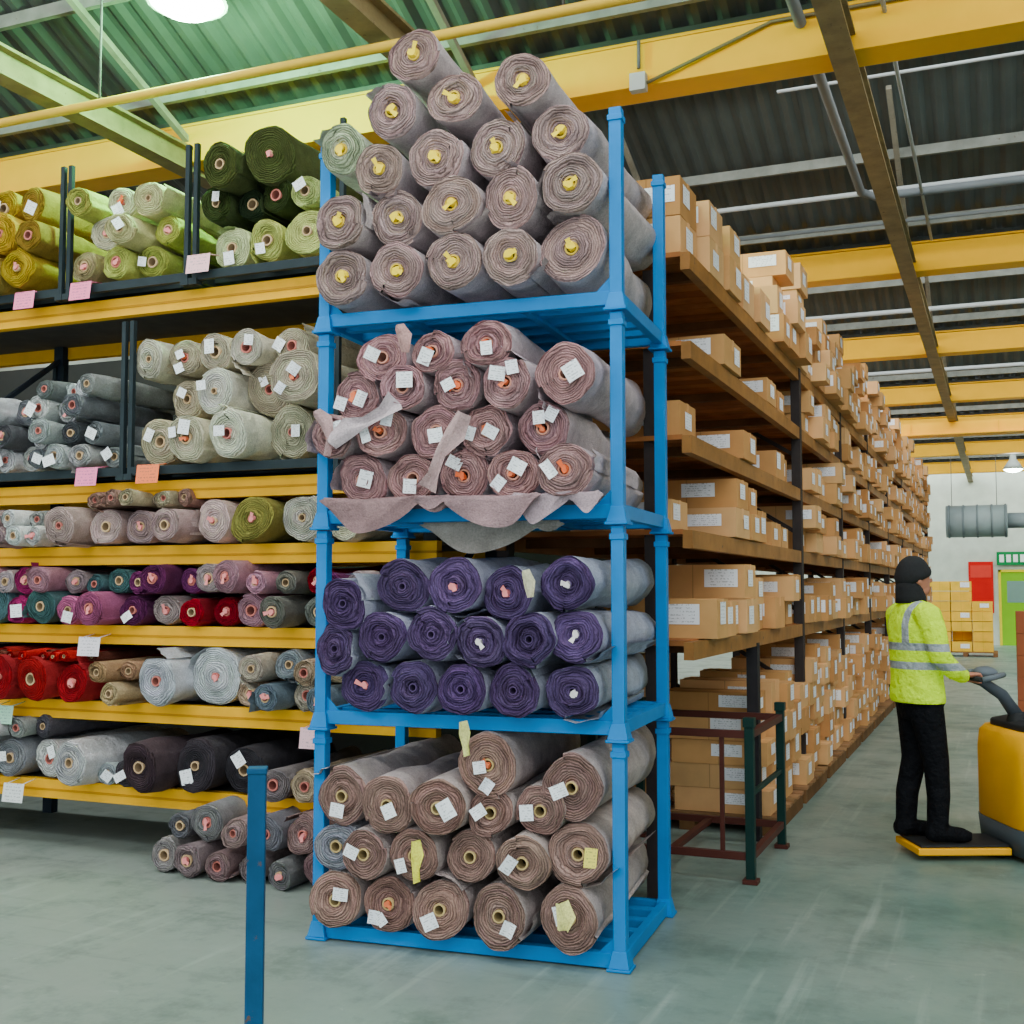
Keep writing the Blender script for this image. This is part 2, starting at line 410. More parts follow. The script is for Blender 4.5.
# ------------------------------------------------------------ blue stillage stack
ang=math.radians(3.5)
FL=Vector((-1.481,4.73,0))-Vector((math.cos(ang),math.sin(ang),0))*1.36
MS=Matrix.Translation(FL)@Matrix.Rotation(ang,4,'Z')
BLUE=(0.0,0.215,0.60)
zs=[0,0.92,1.82,2.725];tops=[0.92,1.82,2.725,3.61]
ul,ur,dp=-0.018,1.36,0.87
for i in range(4):
    m=MB();m.M=MS;zb,zt=zs[i],tops[i];ro=0.03 if i else 0.008
    for (px,py) in ((ul,0),(ur,0),(ul,dp),(ur,dp)):
        m.box(px-0.05,px+0.05,py-0.05,py+0.05,zb+0.002,zb+0.014,BLUE)
        m.box(px-0.044,px+0.044,py-0.044,py+0.044,zb+0.014,zb+0.08,BLUE,0,0.68)
        m.box(px-0.027,px+0.027,py-0.027,py+0.027,zb+0.07,zt-0.002,BLUE)
        m.box(px-0.033,px+0.033,py-0.033,py+0.033,zt-0.06,zt-0.035,BLUE)
    z0,z1=zb+ro,zb+ro+0.06
    m.box(ul,ur,-0.02,0.02,z0,z1,BLUE);m.box(ul,ur,dp-0.02,dp+0.02,z0,z1,BLUE)
    m.box(ul-0.02,ul+0.02,0,dp,z0,z1,BLUE);m.box(ur-0.02,ur+0.02,0,dp,z0,z1,BLUE)
    for yy in (0.18,0.36,0.54,0.72): m.box(ul,ur,yy-0.03,yy+0.03,z0+0.015,z1-0.003,BLUE)
    for k in (0.3,0.7): m.box(ul+(ur-ul)*k-0.02,ul+(ur-ul)*k+0.02,0,dp,z0,z0+0.02,BLUE)
    for px,sg in ((ul,1),(ur,-1)):
        m.quad((px+sg*0.02,-0.01,z1),(px+sg*0.09,-0.01,z1),(px+sg*0.02,-0.01,z1+0.07),(px+sg*0.02,-0.01,z1+0.07),BLUE)
    m.build('blue_steel_stillage',[paint],bevel=0.003)
lv4=[(.106,2.965,.132),(.386,2.965,.132),(.662,2.975,.135),(.925,2.975,.13),(1.18,3.0,.152),
(.10,3.21,.132),(.368,3.215,.132),(.655,3.225,.138),(.915,3.235,.132),(1.185,3.27,.135),
(.095,3.555,.115),(.285,3.445,.125),(.557,3.465,.138),(.837,3.485,.135),(1.13,3.515,.136),
(.345,3.70,.128),(.645,3.725,.13),(.967,3.755,.133),(.46,3.94,.13)]
lv3=[(.205,2.04,.122),(.444,2.04,.118),(.685,2.045,.122),(.922,2.045,.118),(1.165,2.05,.122),
(.066,2.235,.105),(.313,2.245,.118),(.567,2.24,.12),(.80,2.235,.118),(1.05,2.235,.118),
(.166,2.42,.115),(.43,2.435,.105),(.67,2.435,.12),(.905,2.43,.115),(1.17,2.45,.135),
(.304,2.585,.12),(.553,2.59,.10),(.82,2.60,.11)]
lv2=[(.22,1.13,.12),(.47,1.13,.118),(.70,1.13,.115),(.93,1.13,.118),(1.18,1.13,.118),
(.066,1.29,.115),(.323,1.345,.12),(.57,1.36,.12),(.79,1.33,.115),(1.01,1.345,.12),(1.20,1.36,.12),
(.141,1.49,.12),(.40,1.565,.122),(.671,1.57,.125),(.90,1.54,.12),(1.17,1.575,.12)]
lv1=[(.10,.195,.125),(.345,.195,.125),(.59,.195,.13),(.863,.195,.135),(1.165,.21,.138),
(.05,.42,.11),(.25,.41,.112),(.48,.415,.118),(.72,.42,.118),(.965,.42,.12),(1.20,.465,.135),
(.11,.64,.13),(.36,.625,.13),(.60,.63,.125),(.81,.61,.105),(1.03,.63,.115),
(.80,.81,.14),(1.17,.735,.14)]
def stack(lst,i):
    m=MB();m.M=MS
    for j,(u_,z,R) in enumerate(lst):
        u_=max(u_,R-0.025);u_=min(u_,1.33-R)
        L=U(1.05,1.16)
        f=U(-0.14,-0.05)
        if i==1: ce,cs=vary(S(98,76,118),0.18),vary(S(172,172,190),0.08)
        elif i==0: ce,cs=vary(S(170,134,124),0.12),vary(S(186,170,168),0.07)
        elif i==2: ce,cs=vary(S(190,144,146),0.12),vary(S(194,176,182),0.06)
        else: ce,cs=vary(S(180,150,146),0.12),vary(S(190,176,180),0.06)
        if i==3 and j in (10,): ce,cs=S(190,200,164),S(190,192,174)
        if i==0 and j==5: ce,cs=S(150,150,162),S(160,160,170)
        tag={3:'yellow',2:random.choice(['white','both','white','both','orange','orange']),1:random.choice([None,None,None,'pink','whiteblob','orange' if R_()<.3 else None]),0:random.choice(['white','white','note','white',None,'white','both'])}[i]
        cc=[S(206,176,120),ce,S(214,150,130),S(224,190,70)][i]
        roll(m,(u_,f,z),(U(-.03,.03),1,U(-.014,.014)),R,L,ce,cs,tag=tag,corecol=cc,lump={0:1.4,1:2.0,2:2.0,3:1.6}[i],
             flap=U(0.08,0.22) if R_()<(.6 if i>1 else .3) else 0,cr=0.018 if i==1 else (0.026 if i==0 else 0.028),seg=36,rings=8)
    def drape(u0,u1,zt,f,col,ln,ph,back=0.10,fq=9):
        nn=34;rws=8;g=[]
        for a in range(nn+1):
            t=a/nn
            le=ln*(0.25+0.75*abs(math.sin(t*3.6+ph)))*(1-0.7*abs(2*t-1)**4)
            g.append([m.av((u0+(u1-u0)*t+0.012*math.sin(b_*0.9+a*0.3),f+(back if b_==0 else 0)-0.01-0.012*(b_/rws)*math.sin(t*fq+ph+b_*0.3),zt-le*(b_/rws))) for b_ in range(rws+1)])
        for a in range(nn):
            for b_ in range(rws): m.face((g[a][b_],g[a+1][b_],g[a+1][b_+1],g[a][b_+1]),col,0,None,True)
    def ribbon(pts,w,col,f):
        g=[]
        for q,(u_,z) in enumerate(pts):
            a=pts[max(0,q-1)];b_=pts[min(len(pts)-1,q+1)]
            d=Vector((b_[0]-a[0],b_[1]-a[1])).normalized();nrm=Vector((-d.y,d.x))
            ww=w*(0.8+0.35*math.sin(q*1.9))
            g.append([m.av((u_+nrm.x*ww*s_,f-0.018*math.cos(s_*6+q),z+nrm.y*ww*s_)) for s_ in (-.5,-.25,0,.25,.5)])
        for q in range(len(g)-1):
            for k in range(4): m.face((g[q][k],g[q+1][k],g[q+1][k+1],g[q][k+1]),col,0,None,True)
    if i==2:
        drape(0.04,0.66,1.965,-0.125,S(146,116,118),0.17,0.5,fq=14);drape(0.5,1.06,1.96,-0.14,S(158,128,132),0.15,2.3,fq=16);drape(0.93,1.32,1.965,-0.12,S(172,150,158),0.15,0.9,fq=12)
        ribbon([(.10,2.20),(.18,2.26),(.27,2.28),(.36,2.32),(.42,2.37)],.09,S(196,178,184),-0.18)
        ribbon([(.73,2.30),(.69,2.21),(.63,2.13),(.60,2.04),(.57,1.98)],.085,S(190,158,158),-0.18)
        ribbon([(.42,2.70),(.45,2.65),(.46,2.58)],.06,S(190,148,144),-0.17)
        ribbon([(.02,2.34),(.07,2.30),(.10,2.22),(.09,2.14)],.06,S(184,150,150),-0.17)
        drape(0.45,1.1,1.85,0.05,S(150,142,136),0.14,0.2,0.0)
    if i==1:
        ribbon([(.72,1.00),(.73,.95),(.74,.90),(.75,.86)],.045,S(238,236,150),-.16)
        ribbon([(1.0,1.63),(1.02,1.58),(1.03,1.52)],.045,S(220,214,180),-.17)
    if i==0:
        ribbon([(.52,.50),(.53,.44),(.53,.38),(.54,.33)],.05,S(244,238,90),-.19)
        ribbon([(1.16,.30),(1.18,.24),(1.17,.19)],.07,S(244,238,150),-.19)
    m.build('fabric_roll_stack',FM)
stack(lv1,0);stack(lv2,1);stack(lv3,2);stack(lv4,3)

# ------------------------------------------------------------ left shelving
YF=5.62
m=MB()
shelfz=[0.30,0.78,1.23,1.70,2.08,3.20]
SY=(0.92,0.45,0.0)
for z in shelfz:
    m.box(-9.2,-2.75,YF-0.03,YF+0.03,z,z+0.11,SY);m.box(-9.2,-2.75,YF+0.9,YF+0.96,z,z+0.11,SY)
    m.box(-9.2,-2.75,YF-0.034,YF+0.03,z+0.045,z+0.058,(0.55,0.24,0.0))
    m.box(-9.2,-2.75,YF+0.03,YF+0.9,z+0.085,z+0.105,S(80,76,72),1)
for x in (-9.2,-6.2,-2.82):
    for y in (YF+0.06,YF+0.88): m.box(x-0.04,x+0.04,y-0.03,y+0.03,0,3.9,S(30,40,54),1)
    for k in range(6): m.beam((x,YF+0.06,0.2+k*0.6),(x,YF+0.88,0.8+k*0.6),0.03,0.03,S(40,48,60),1)
m.build('yellow_beam_shelving',[paint,dull])
def tray(x0,x1,z,h,col):
    m=MB()
    y0,y1=YF-0.1,YF+0.85;q=0.014
    for (x,y) in ((x0,y0),(x1,y0),(x0,y1),(x1,y1)):
        m.box(x-q,x+q,y-q,y+q,z+0.003,z+h,col)
        m.box(x-0.028,x+0.028,y-0.028,y+0.028,z+0.003,z+0.04,col)
    m.box(x0,x1,y0-0.015,y0+0.015,z+0.03,z+0.08,col);m.box(x0,x1,y1-0.015,y1+0.015,z+0.03,z+0.08,col)
    m.box(x0-0.015,x0+0.015,y0,y1,z+0.03,z+0.08,col);m.box(x1-0.015,x1+0.015,y0,y1,z+0.03,z+0.08,col)
    for k in range(1,5): m.box(x0,x1,y0+(y1-y0)*k/5-0.03,y0+(y1-y0)*k/5+0.03,z+0.05,z+0.08,col)
    m.build('dark_steel_stillage',[dull])
DK=S(36,48,54)
for a,b_ in ((-4.72,-3.32),(-6.15,-4.78),(-7.6,-6.22)): tray(a,b_,2.19,0.95,DK)
for a,b_ in ((-4.28,-3.30),(-5.22,-4.34),(-6.2,-5.28),(-7.2,-6.26)): tray(a,b_,3.31,0.84,DK)
def pile(x0,x1,z0,nrow,R,pal,tagp=(None,),L=0.9,yf=None,jr=0.16,seg=24,name='fabric_roll_pile',shrink=0,lump=1.7,st=1.2):
    m=MB();yf=YF-0.12 if yf is None else yf
    for r in range(nrow):
        x=x0+R*(1 if r%2==0 else 1.95)+shrink*r
        while x<x1-R*0.6-shrink*r:
            rr=R*(1+U(-jr,jr*0.6))
            ce=vary(sat(random.choice(pal),st,0.9),0.2);cs=tuple(min(1,q*1.02+0.015) for q in ce)
            t=random.choice(tagp)
            roll(m,(x,yf+U(-0.12,0.10),z0+R+r*R*1.76+(rr-R)+(U(-0.01,0.015) if r else 0)),(U(-.07,.07),1,U(-.01,.01)),rr,L+U(-.1,.05),ce,cs,seg=seg,rings=5,tag=t,corecol=S(206,170,130) if R_()<.6 else S(206,120,110),lump=lump,flap=U(.06,.18) if R_()<.3 else 0,cr=U(.018,.036))
            x+=2*R*U(0.97,1.05)
    m.build(name,FM)
gold=[S(186,154,72),S(140,114,50),S(196,172,98),S(156,130,66)]
lime=[S(196,196,116),S(216,212,160),S(176,180,100),S(216,210,180),S(160,148,114),S(220,214,190)]
limel=[S(204,210,142),S(194,200,124),S(214,216,170)]
green=[S(58,70,40),S(46,58,40),S(76,84,50),S(34,42,34)]
beige=[S(210,202,180),S(196,188,164),S(218,212,196),S(188,180,154)]
greys=[S(186,190,190),S(124,126,130),S(224,226,224),S(92,90,96),S(158,160,162),S(216,218,218)]
pile(-6.15,-5.30,3.40,3,0.12,gold,('white',None,None,'pink'))
pile(-5.17,-4.40,3.40,3,0.105,lime,('white','pink','orange','pink',None))
pile(-4.22,-3.36,3.40,1,0.14,limel,('white','white',None))
pile(-4.24,-3.40,3.67,1,0.10,green+limel[:1],(None,'white'))
pile(-4.2,-3.40,3.83,1,0.15,green,(None,'pink'))
pile(-7.15,-6.3,3.40,3,0.12,gold,(None,))
pile(-4.66,-3.36,2.275,2,0.145,beige,('white','white','both','white'))
pile(-4.74,-3.36,2.79,1,0.125,beige,('white','both',None))
pile(-6.1,-4.84,2.275,3,0.08,greys,(None,'pink','white','white',None,'pink'),seg=18,st=1.0)
pile(-5.5,-4.9,2.70,1,0.06,greys,(None,),seg=18,st=1.0)
pile(-7.5,-6.3,2.275,3,0.10,greys,(None,),seg=16,st=1.0)
pile(-6.3,-5.25,1.81,2,0.062,greys+[S(150,130,130)],(None,'pink',None),seg=16,jr=.3)
pile(-5.25,-3.95,1.81,1,0.125,[S(212,190,156),S(206,184,160),S(184,162,158),S(200,176,174)],(None,'pink'))
pile(-5.1,-4.3,2.03,1,0.05,[S(190,176,150),S(150,120,110)],(None,),seg=16)
pile(-3.98,-3.62,1.81,1,0.155,[S(138,130,76)],('pink',))
pile(-3.62,-3.0,1.81,1,0.12,beige,(None,))
mag=[S(150,56,100),S(176,106,140),S(108,56,96),S(84,112,116),S(190,146,158),S(150,34,50),S(124,122,116),S(88,42,80),S(146,144,120),S(126,66,112),S(196,176,180)]
pile(-6.3,-3.0,1.34,1,0.105,mag,('pink',None,'pink','white','pink'),seg=22,jr=0.3)
pile(-6.3,-3.05,1.525,1,0.085,mag,('pink',None,None,'pink','pink'),seg=18,jr=0.35)
reds=[S(176,24,32),S(204,20,36),S(150,16,28),S(186,50,50)]
pile(-6.3,-4.95,0.89,1,0.135,reds,('pink','pink',None,'white'),st=1.0)
pile(-6.2,-4.9,1.13,1,0.03,reds+[S(110,60,50)],(None,),seg=12)
pile(-4.95,-4.6,0.89,2,0.07,[S(186,160,130),S(176,142,114)],(None,),seg=16)
pile(-4.6,-3.95,0.89,1,0.155,[S(206,188,156),S(204,204,208)],('pink',None))
pile(-3.95,-3.0,0.89,2,0.085,[S(140,150,158),S(196,174,148),S(126,140,150),S(206,194,176)],('pink',None),seg=18)
pile(-6.3,-4.95,0.41,1,0.14,[S(210,212,208),S(220,220,222),S(150,150,156)],('white',None,'pink'),st=1.0)
pile(-6.3,-5.2,0.655,1,0.07,greys,(None,),seg=16,st=1.0)
pile(-4.95,-4.6,0.41,1,0.08,greys,('white',),seg=16,st=1.0)
pile(-4.66,-3.75,0.41,1,0.15,[S(98,40,80),S(76,62,66),S(90,34,76),S(60,56,62)],(None,'white'))
pile(-3.75,-3.0,0.41,1,0.095,[S(186,162,144),S(130,120,120)],(None,))
pile(-4.4,-3.1,0.0,2,0.10,[S(150,130,132),S(134,130,134),S(160,128,128),S(170,160,158)],(None,'pink'),yf=YF-0.3,L=1.1,jr=0.25,st=1.0)
m=MB()
for (x,z,c) in ((-5.52,3.33,(1,.22,.42)),(-5.08,3.345,(1,.22,.42)),(-4.22,3.42,(1,.55,.6)),(-5.0,2.22,(1,.22,.45)),(-4.55,2.22,(1,.2,.06)),(-3.42,0.76,S(240,190,200)),(-5.6,0.80,S(160,206,180)),(-4.95,1.22,S(236,226,236)),(-5.5,0.34,S(226,226,226))):
    m.quad((x-0.08,YF-0.165,z-0.055),(x+0.08,YF-0.165,z-0.055),(x+0.08,YF-0.15,z+0.055),(x-0.08,YF-0.15,z+0.055),c,0)
    for s_ in (-1,1): m.tube([(x+s_*0.06,YF-0.15,z+0.05),(x+s_*0.06,YF-0.04,z+0.07)],0.003,c,n=5)
m.build('shelf_label_set',[pap])

# ------------------------------------------------------------ box racking (aisle)
XF=-1.43
m=MB();BR=S(150,100,56)
shz=[1.22,1.78,2.26,2.74,3.20]
yst,yen=5.80,26.2
for z in shz:
    m.box(XF-0.05,XF,yst,yen,z-0.02,z+0.07,S(160,108,54));m.box(XF-1.07,XF-1.02,yst,yen,z-0.02,z+0.07,BR)
    y=yst
    while y<yen:
        m.box(XF-1.02,XF-0.05,y,y+0.135,z+0.05,z+0.075,vary(S(168,104,60),0.2),1);y+=0.145
    y=yst+0.3
    while y<yen: m.box(XF-1.02,XF-0.05,y,y+0.05,z,z+0.05,S(120,78,48),1);y+=1.2
for y in (9.3,11.8,14.3,16.8,19.3,21.8,24.2,26.1):
    for x in (XF-0.03,XF-1.04): m.box(x-0.035,x+0.035,y-0.04,y+0.04,0,3.6,S(56,48,48),2)
    for k in range(5): m.beam((XF-0.05,y,0.2+k*0.6),(XF-1.02,y,0.8+k*0.6),0.03,0.03,S(60,50,50),2)
for x in (XF-0.03,XF-1.04): m.box(x-0.035,x+0.035,7.42,7.50,0,1.22,S(44,40,44),2)
for x in (XF-0.22,XF-1.04): m.box(x-0.035,x+0.035,5.82,5.90,0,3.2,S(60,50,50),2)
m.build('pallet_racking',[rusty,wood,dull])

CB=[(.72,.38,.15),(.64,.33,.125),(.77,.43,.19),(.58,.28,.10)]
def carton(m,x0,x1,y0,y1,z0,z1,lab=0.6,base=None):
    c=vary(base or random.choice(CB),0.08)
    m.box(x0,x1,y0,y1,z0,z1,c,0)
    ct=tuple(q*0.7 for q in c);e=0.003
    yc=(y0+y1)/2;xc=(x0+x1)/2
    m.box(x0-e,x1+e,yc-0.022,yc+0.022,z1-0.06,z1+e,tuple(min(1,q*1.12+0.02) for q in c),0)
    m.quad((xc-0.003,y0-e,z0),(xc+0.003,y0-e,z0),(xc+0.003,y0-e,z1),(xc-0.003,y0-e,z1),ct,0)
    W=(0.93,0.93,1.0)
    if R_()<lab:
        w=min(0.14,(y1-y0)*0.5);h=(z1-z0)*U(0.45,0.6);ys_=U(y0+0.02,y1-w-0.02);zz=z0+(z1-z0)*U(0.25,0.38)
        m.quad((x1+e+.001,ys_,zz),(x1+e+.001,ys_+w,zz),(x1+e+.001,ys_+w,zz+h),(x1+e+.001,ys_,zz+h),W,1)
    if R_()<lab:
        w=min(0.2,(x1-x0)*0.45);h=(z1-z0)*U(0.4,0.58);xs=U(max(x0,x1-0.36),x1-w-0.02);zz=z0+(z1-z0)*U(0.33,0.40)
        m.quad((xs,y0-e-.001,zz),(xs+w,y0-e-.001,zz),(xs+w,y0-e-.001,zz+h),(xs,y0-e-.001,zz+h),W,1)
def fill(m,y0,y1,z0,hmax,minh=1,prob=1.0,pro=0.06,dep=0.62,lab=0.95):
    y=y0
    while y<y1:
        w=U(0.26,0.40)
        if y+w>y1: break
        if R_()<prob:
            z=z0;h=U(0.15,0.21)
            lim=hmax*U(minh,1)
            while z+h<=z0+lim+0.01:
                xf=XF+U(-0.06,pro)
                carton(m,xf-dep,xf,y+U(0,.012),y+w-U(0.004,.02),z,z+h-0.003,lab);z+=h
        y+=w+0.006
for i,z in enumerate(shz):
    m=MB();zt=z+0.076
    if i<4: fill(m,9.4,26.0,zt,0.40,0.75,0.98,0.12)
    else: fill(m,8.2,26.0,zt,0.85,0.6,0.98,0.14)
    if i==0:
        fill(m,6.1,9.2,zt,0.42,0.8,0.97)
        fill(m,5.85,6.1,zt,0.2,1,1)
    if i==1:
        carton(m,XF-0.72,XF-0.16,6.0,6.34,zt,zt+0.17,1);carton(m,XF-0.6,XF+0.02,6.75,7.15,zt,zt+0.17,1);carton(m,XF-0.58,XF+0.02,6.8,7.12,zt+0.172,zt+0.34,1)
        fill(m,7.2,7.9,zt,0.36,0.9,1);fill(m,8.3,9.2,zt,0.38,0.7,1)
    if i==2:
        carton(m,XF-0.62,XF-0.10,5.95,6.3,zt,zt+0.20,1);carton(m,XF-0.5,XF+0.02,7.0,7.4,zt,zt+0.17,1);fill(m,8.3,9.2,zt,0.38,0.6,1)
    if i==3:
        carton(m,XF-0.5,XF+0.02,6.5,6.95,zt,zt+0.17,1);carton(m,XF-0.5,XF,7.9,8.25,zt,zt+0.16,1);fill(m,8.6,9.2,zt,0.36,0.6,1)
    if i==4:
        for k in range(2): carton(m,XF-0.42,XF-0.06,5.85,6.2,zt+k*0.21,zt+k*0.21+0.205,1)
        carton(m,XF-0.5,XF,6.25,6.6,zt,zt+0.2,1);carton(m,XF-0.5,XF,6.25,6.58,zt+0.203,zt+0.40,1);carton(m,XF-0.5,XF+.02,6.66,7.0,zt,zt+0.2,1)
        carton(m,XF-0.5,XF+.02,6.68,6.98,zt+.203,zt+0.38,1)
        carton(m,XF-0.5,XF,7.15,7.5,zt,zt+0.22,1);carton(m,XF-0.5,XF+.03,7.55,7.9,zt,zt+0.22,1)
    m.build('cardboard_box_row',[card,pap])
m=MB()
fill(m,7.62,26.0,0.122,1.05,0.8,0.98,0.07)
for k in range(5):
    carton(m,XF-1.02,XF-0.70,7.66,7.98,0.122+k*0.2,0.122+k*0.2+0.195,0.8)
m.build('cardboard_box_row',[card,pap])
m=MB();y=7.6
while y<25.8:
    for x in (XF-0.9,XF-0.5,XF+0.02): m.box(x-0.05,x+0.05,y,y+1.1,0.001,0.1,S(120,86,56))
    for k in range(7): m.box(XF-0.96,XF+0.08,y+k*0.165,y+k*0.165+0.1,0.1,0.12,vary(S(160,120,84),0.15))
    y+=1.25
m.build('wooden_pallet_row',[wood])

# ------------------------------------------------------------ dark stillage frame
m=MB();x0,x1,y0,y1=-2.15,-1.27,6.36,7.30
GR=S(20,50,46);RD=S(84,44,38)
for (x,y) in ((x0,y0),(x1,y0),(x0,y1),(x1,y1)):
    m.box(x-0.024,x+0.024,y-0.024,y+0.024,0.02,0.85,GR);m.box(x-0.04,x+0.04,y-0.04,y+0.04,0.001,0.025,RD)
    m.box(x-0.03,x+0.03,y-0.03,y+0.03,0.82,0.87,GR)
for z in (0.12,0.76):
    for y in (y0,y1): m.box(x0,x1,y-0.018,y+0.018,z,z+0.04,RD)
    for x in (x0,x1): m.box(x-0.018,x+0.018,y0,y1,z,z+0.04,RD)
for x in (x0+.2,x1-.15): m.box(x-0.012,x+0.012,y0-.01,y0+.01,0.15,0.76,RD)
m.box(x1-0.012,x1+0.012,y0,y1,0.45,0.475,GR)
m.box((x0+x1)/2-.02,(x0+x1)/2+.02,y0,y1,0.12,0.15,RD)
m.build('steel_stillage_frame',[paint],bevel=0.002)

# foreground post
m=MB();m.M=Matrix.Translation((-1.972,2.862,0))@Matrix.Rotation(math.radians(30),4,'Z');pc=(0.004,0.08,0.20)
m.box(-.025,.025,-.025,.025,0.01,1.045,pc);m.box(-.07,.07,-.07,.07,0.0,0.012,pc);m.box(-.028,.028,-.028,.028,1.03,1.047,pc)
for s_ in(-1,1):
    for t_ in (-1,1): m.tube([(s_*.05,t_*.05,.012),(s_*.05,t_*.05,.022)],.009,S(150,150,150),n=6)
m.build('blue_guard_post',[rusty],bevel=0.003)

# ------------------------------------------------------------ worker & truck
P=Vector((-0.442,7.44,0));ta=math.radians(24)
truck=bpy.data.objects.new('stand_on_pallet_truck',None);bpy.context.scene.collection.objects.link(truck)
truck.location=P;truck.rotation_euler=(0,0,ta)
TY=(1.0,0.45,0.0);BK=(0.02,0.02,0.022)
m=MB();bx=.85
m.loft([(bx,0,.17,.42,.37),(bx,0,.2,.44,.39),(bx,0,.60,.44,.39),(bx,0,.70,.43,.38),(bx,0,.735,.40,.35)],TY,0,32,0.35)
m.build('body',[paintc],truck)
m=MB();m.loft([(bx,0,.035,.43,.38),(bx,0,.19,.445,.395)],S(70,78,84),0,32,0.35);m.build('base_skirt',[paintc],truck)
m=MB();m.loft([(bx,0,.73,.38,.33),(bx,0,.77,.38,.33),(bx+.04,0,.80,.30,.26)],BK,0,28,0.4)
m.box(bx+.0,bx+.25,-.16,.16,.79,.88,S(50,52,56));m.tube([(bx-.3,0,.76),(bx-.3,0,.83)],[.07,.05],BK,n=16)
m.build('console',[dull],truck,0.01)
m=MB();m.box(-.13,.41,-.19,.19,.035,.075,TY);m.box(-.11,.41,-.17,.17,.075,.09,BK,1);m.build('standing_platform',[paintc,dull],truck,0.008)
m=MB();m.tube([(bx-.3,0,.80),(.46,0,.93),(.34,0,1.01),(.25,0,1.035)],[.04,.036,.03,.022],S(70,76,84))
m.tube([(.25,-.22,1.035),(.25,.22,1.035)],.015,(.03,.03,.03),n=14)
for s_ in (-1,1): m.tube([(.25,s_*.22,1.035),(.32,s_*.23,1.05),(.40,s_*.16,1.06),(.38,0,1.03)],.016,S(100,106,114),n=10)
m.ball((.36,0,1.06),(.07,.09,.04),S(100,106,116));m.build('tiller',[paintc],truck)
m=MB()
for s_ in (-1,1): m.box(1.3,2.4,s_*.27-.08,s_*.27+.08,.05,.11,TY);m.tube([(2.25,s_*.27-.05,.045),(2.25,s_*.27+.05,.045)],.04,BK,n=16)
m.box(1.25,1.36,-.36,.36,.05,.62,TY);m.build('forks',[paintc],truck,0.006)
m=MB()
for (x,y,r) in ((.55,-.33,.075),(.55,.33,.075),(1.05,0,.11)): m.tube([(x,y-.03,r),(x,y+.03,r)],r,BK,n=20)
m.build('wheels',[dull],truck)

wk=bpy.data.objects.new('warehouse_worker',None);bpy.context.scene.collection.objects.link(wk)
wk.location=P+Vector((0,0,.091));wk.rotation_euler=(0,0,ta+math.radians(6))
def rem(o,vox,sm=4):
    r=o.modifiers.new('r','REMESH');r.mode='VOXEL';r.voxel_size=vox;r.use_smooth_shade=True
    s_=o.modifiers.new('s','SMOOTH');s_.iterations=sm;s_.factor=0.5
clo,nt,b=newmat('workwear')
tc=N(nt,'ShaderNodeTexCoord');sp=N(nt,'ShaderNodeSeparateXYZ');nt.links.new(tc.outputs['Object'],sp.inputs[0])
X_,Y_,Z_=sp.outputs
def band(v,c,h): return math_(nt,'LESS_THAN',math_(nt,'ABSOLUTE',math_(nt,'SUBTRACT',v,c)),h)
bb=math_(nt,'MAXIMUM',band(Z_,1.02,.022),band(Z_,1.13,.022))
st=math_(nt,'MULTIPLY',band(math_(nt,'ABSOLUTE',Y_),.11,.023),math_(nt,'GREATER_THAN',Z_,1.13))
bb=math_(nt,'MAXIMUM',bb,st)
colr=mixc(nt,bb,(0.62,0.92,0.0),S(166,172,176))
isj=math_(nt,'GREATER_THAN',Z_,.802)
nt.links.new(mixc(nt,isj,(0.006,0.006,0.008),colr),b.inputs['Base Color'])
nt.links.new(mixc(nt,isj,(0,0,0),mixc(nt,bb,(0.65,0.95,0.0),(0,0,0))),b.inputs['Emission Color']);b.inputs['Emission Strength'].default_value=0.15  # jacket yellow gets a faint glow of its own, mimicking fluorescence
b.inputs['Roughness'].default_value=0.8;b.inputs['Specular IOR Level'].default_value=0.08
bump(nt,b,math_(nt,'ADD',noise_(nt,8,4),math_(nt,'MULTIPLY',noise_(nt,24,2),0.4)),1.0,0.05)
m=MB();w1=(1,1,1)
m.loft([(-.045,0,.80,.145,.195),(-.05,0,.84,.148,.198),(-.05,0,.94,.138,.185),(-.05,0,1.05,.142,.19),(-.058,0,1.17,.138,.198),(-.066,0,1.26,.128,.20),(-.07,0,1.33,.105,.175),(-.07,0,1.375,.08,.115),(-.065,0,1.40,.065,.08),(-.06,0,1.44,.062,.068)],w1,0,32)
m.loft([(-.045,0,.70,.09,.13),(-.045,0,.78,.11,.155),(-.045,0,.86,.11,.155)],w1,0,24)
for s_,fx in ((-1,.05),(1,-.05)):
    m.tube([(-.045,s_*.085,.84),(-.03,s_*.09,.70),(fx*.4-.01,s_*.095,.46),(fx-.03,s_*.095,.26),(fx-.04,s_*.095,.10),(fx-.04,s_*.095,.05)],[.098,.095,.074,.066,.06,.066],w1,0,18,up=(0,1,0))
    m.tube([(fx-.11,s_*.1,.055),(fx-.07,s_*.1,.052),(fx+.02,s_*.105,.05),(fx+.10,s_*.11,.04),(fx+.155,s_*.11,.03)],[.035,.048,.048,.045,.028],w1,0,16)
    m.tube([(-.068,s_*.13,1.33),(-.065,s_*.19,1.31),(-.05,s_*.225,1.22),(-.025,s_*.245,1.07),(.06,s_*.22,1.00),(.14,s_*.17,.965),(.16,s_*.155,.96)],[.07,.078,.07,.062,.055,.046,.044],w1,0,18,up=(0,1,0))
o=m.build('clothed_body',[clo],wk);rem(o,.011,5)
m=MB()
m.ball((-.055,0,1.535),(.095,.075,.11),w1,0,24,16);m.ball((-.022,0,1.462),(.062,.052,.05),w1,0,18,12)
m.ball((-.03,0,1.50),(.07,.06,.07),w1,0,18,12)
m.tube([(.03,0,1.545),(.05,0,1.515),(.048,0,1.503)],[.009,.014,.012],w1,0,12);m.ball((.03,0,1.472),(.014,.024,.012),w1,0,12,8)
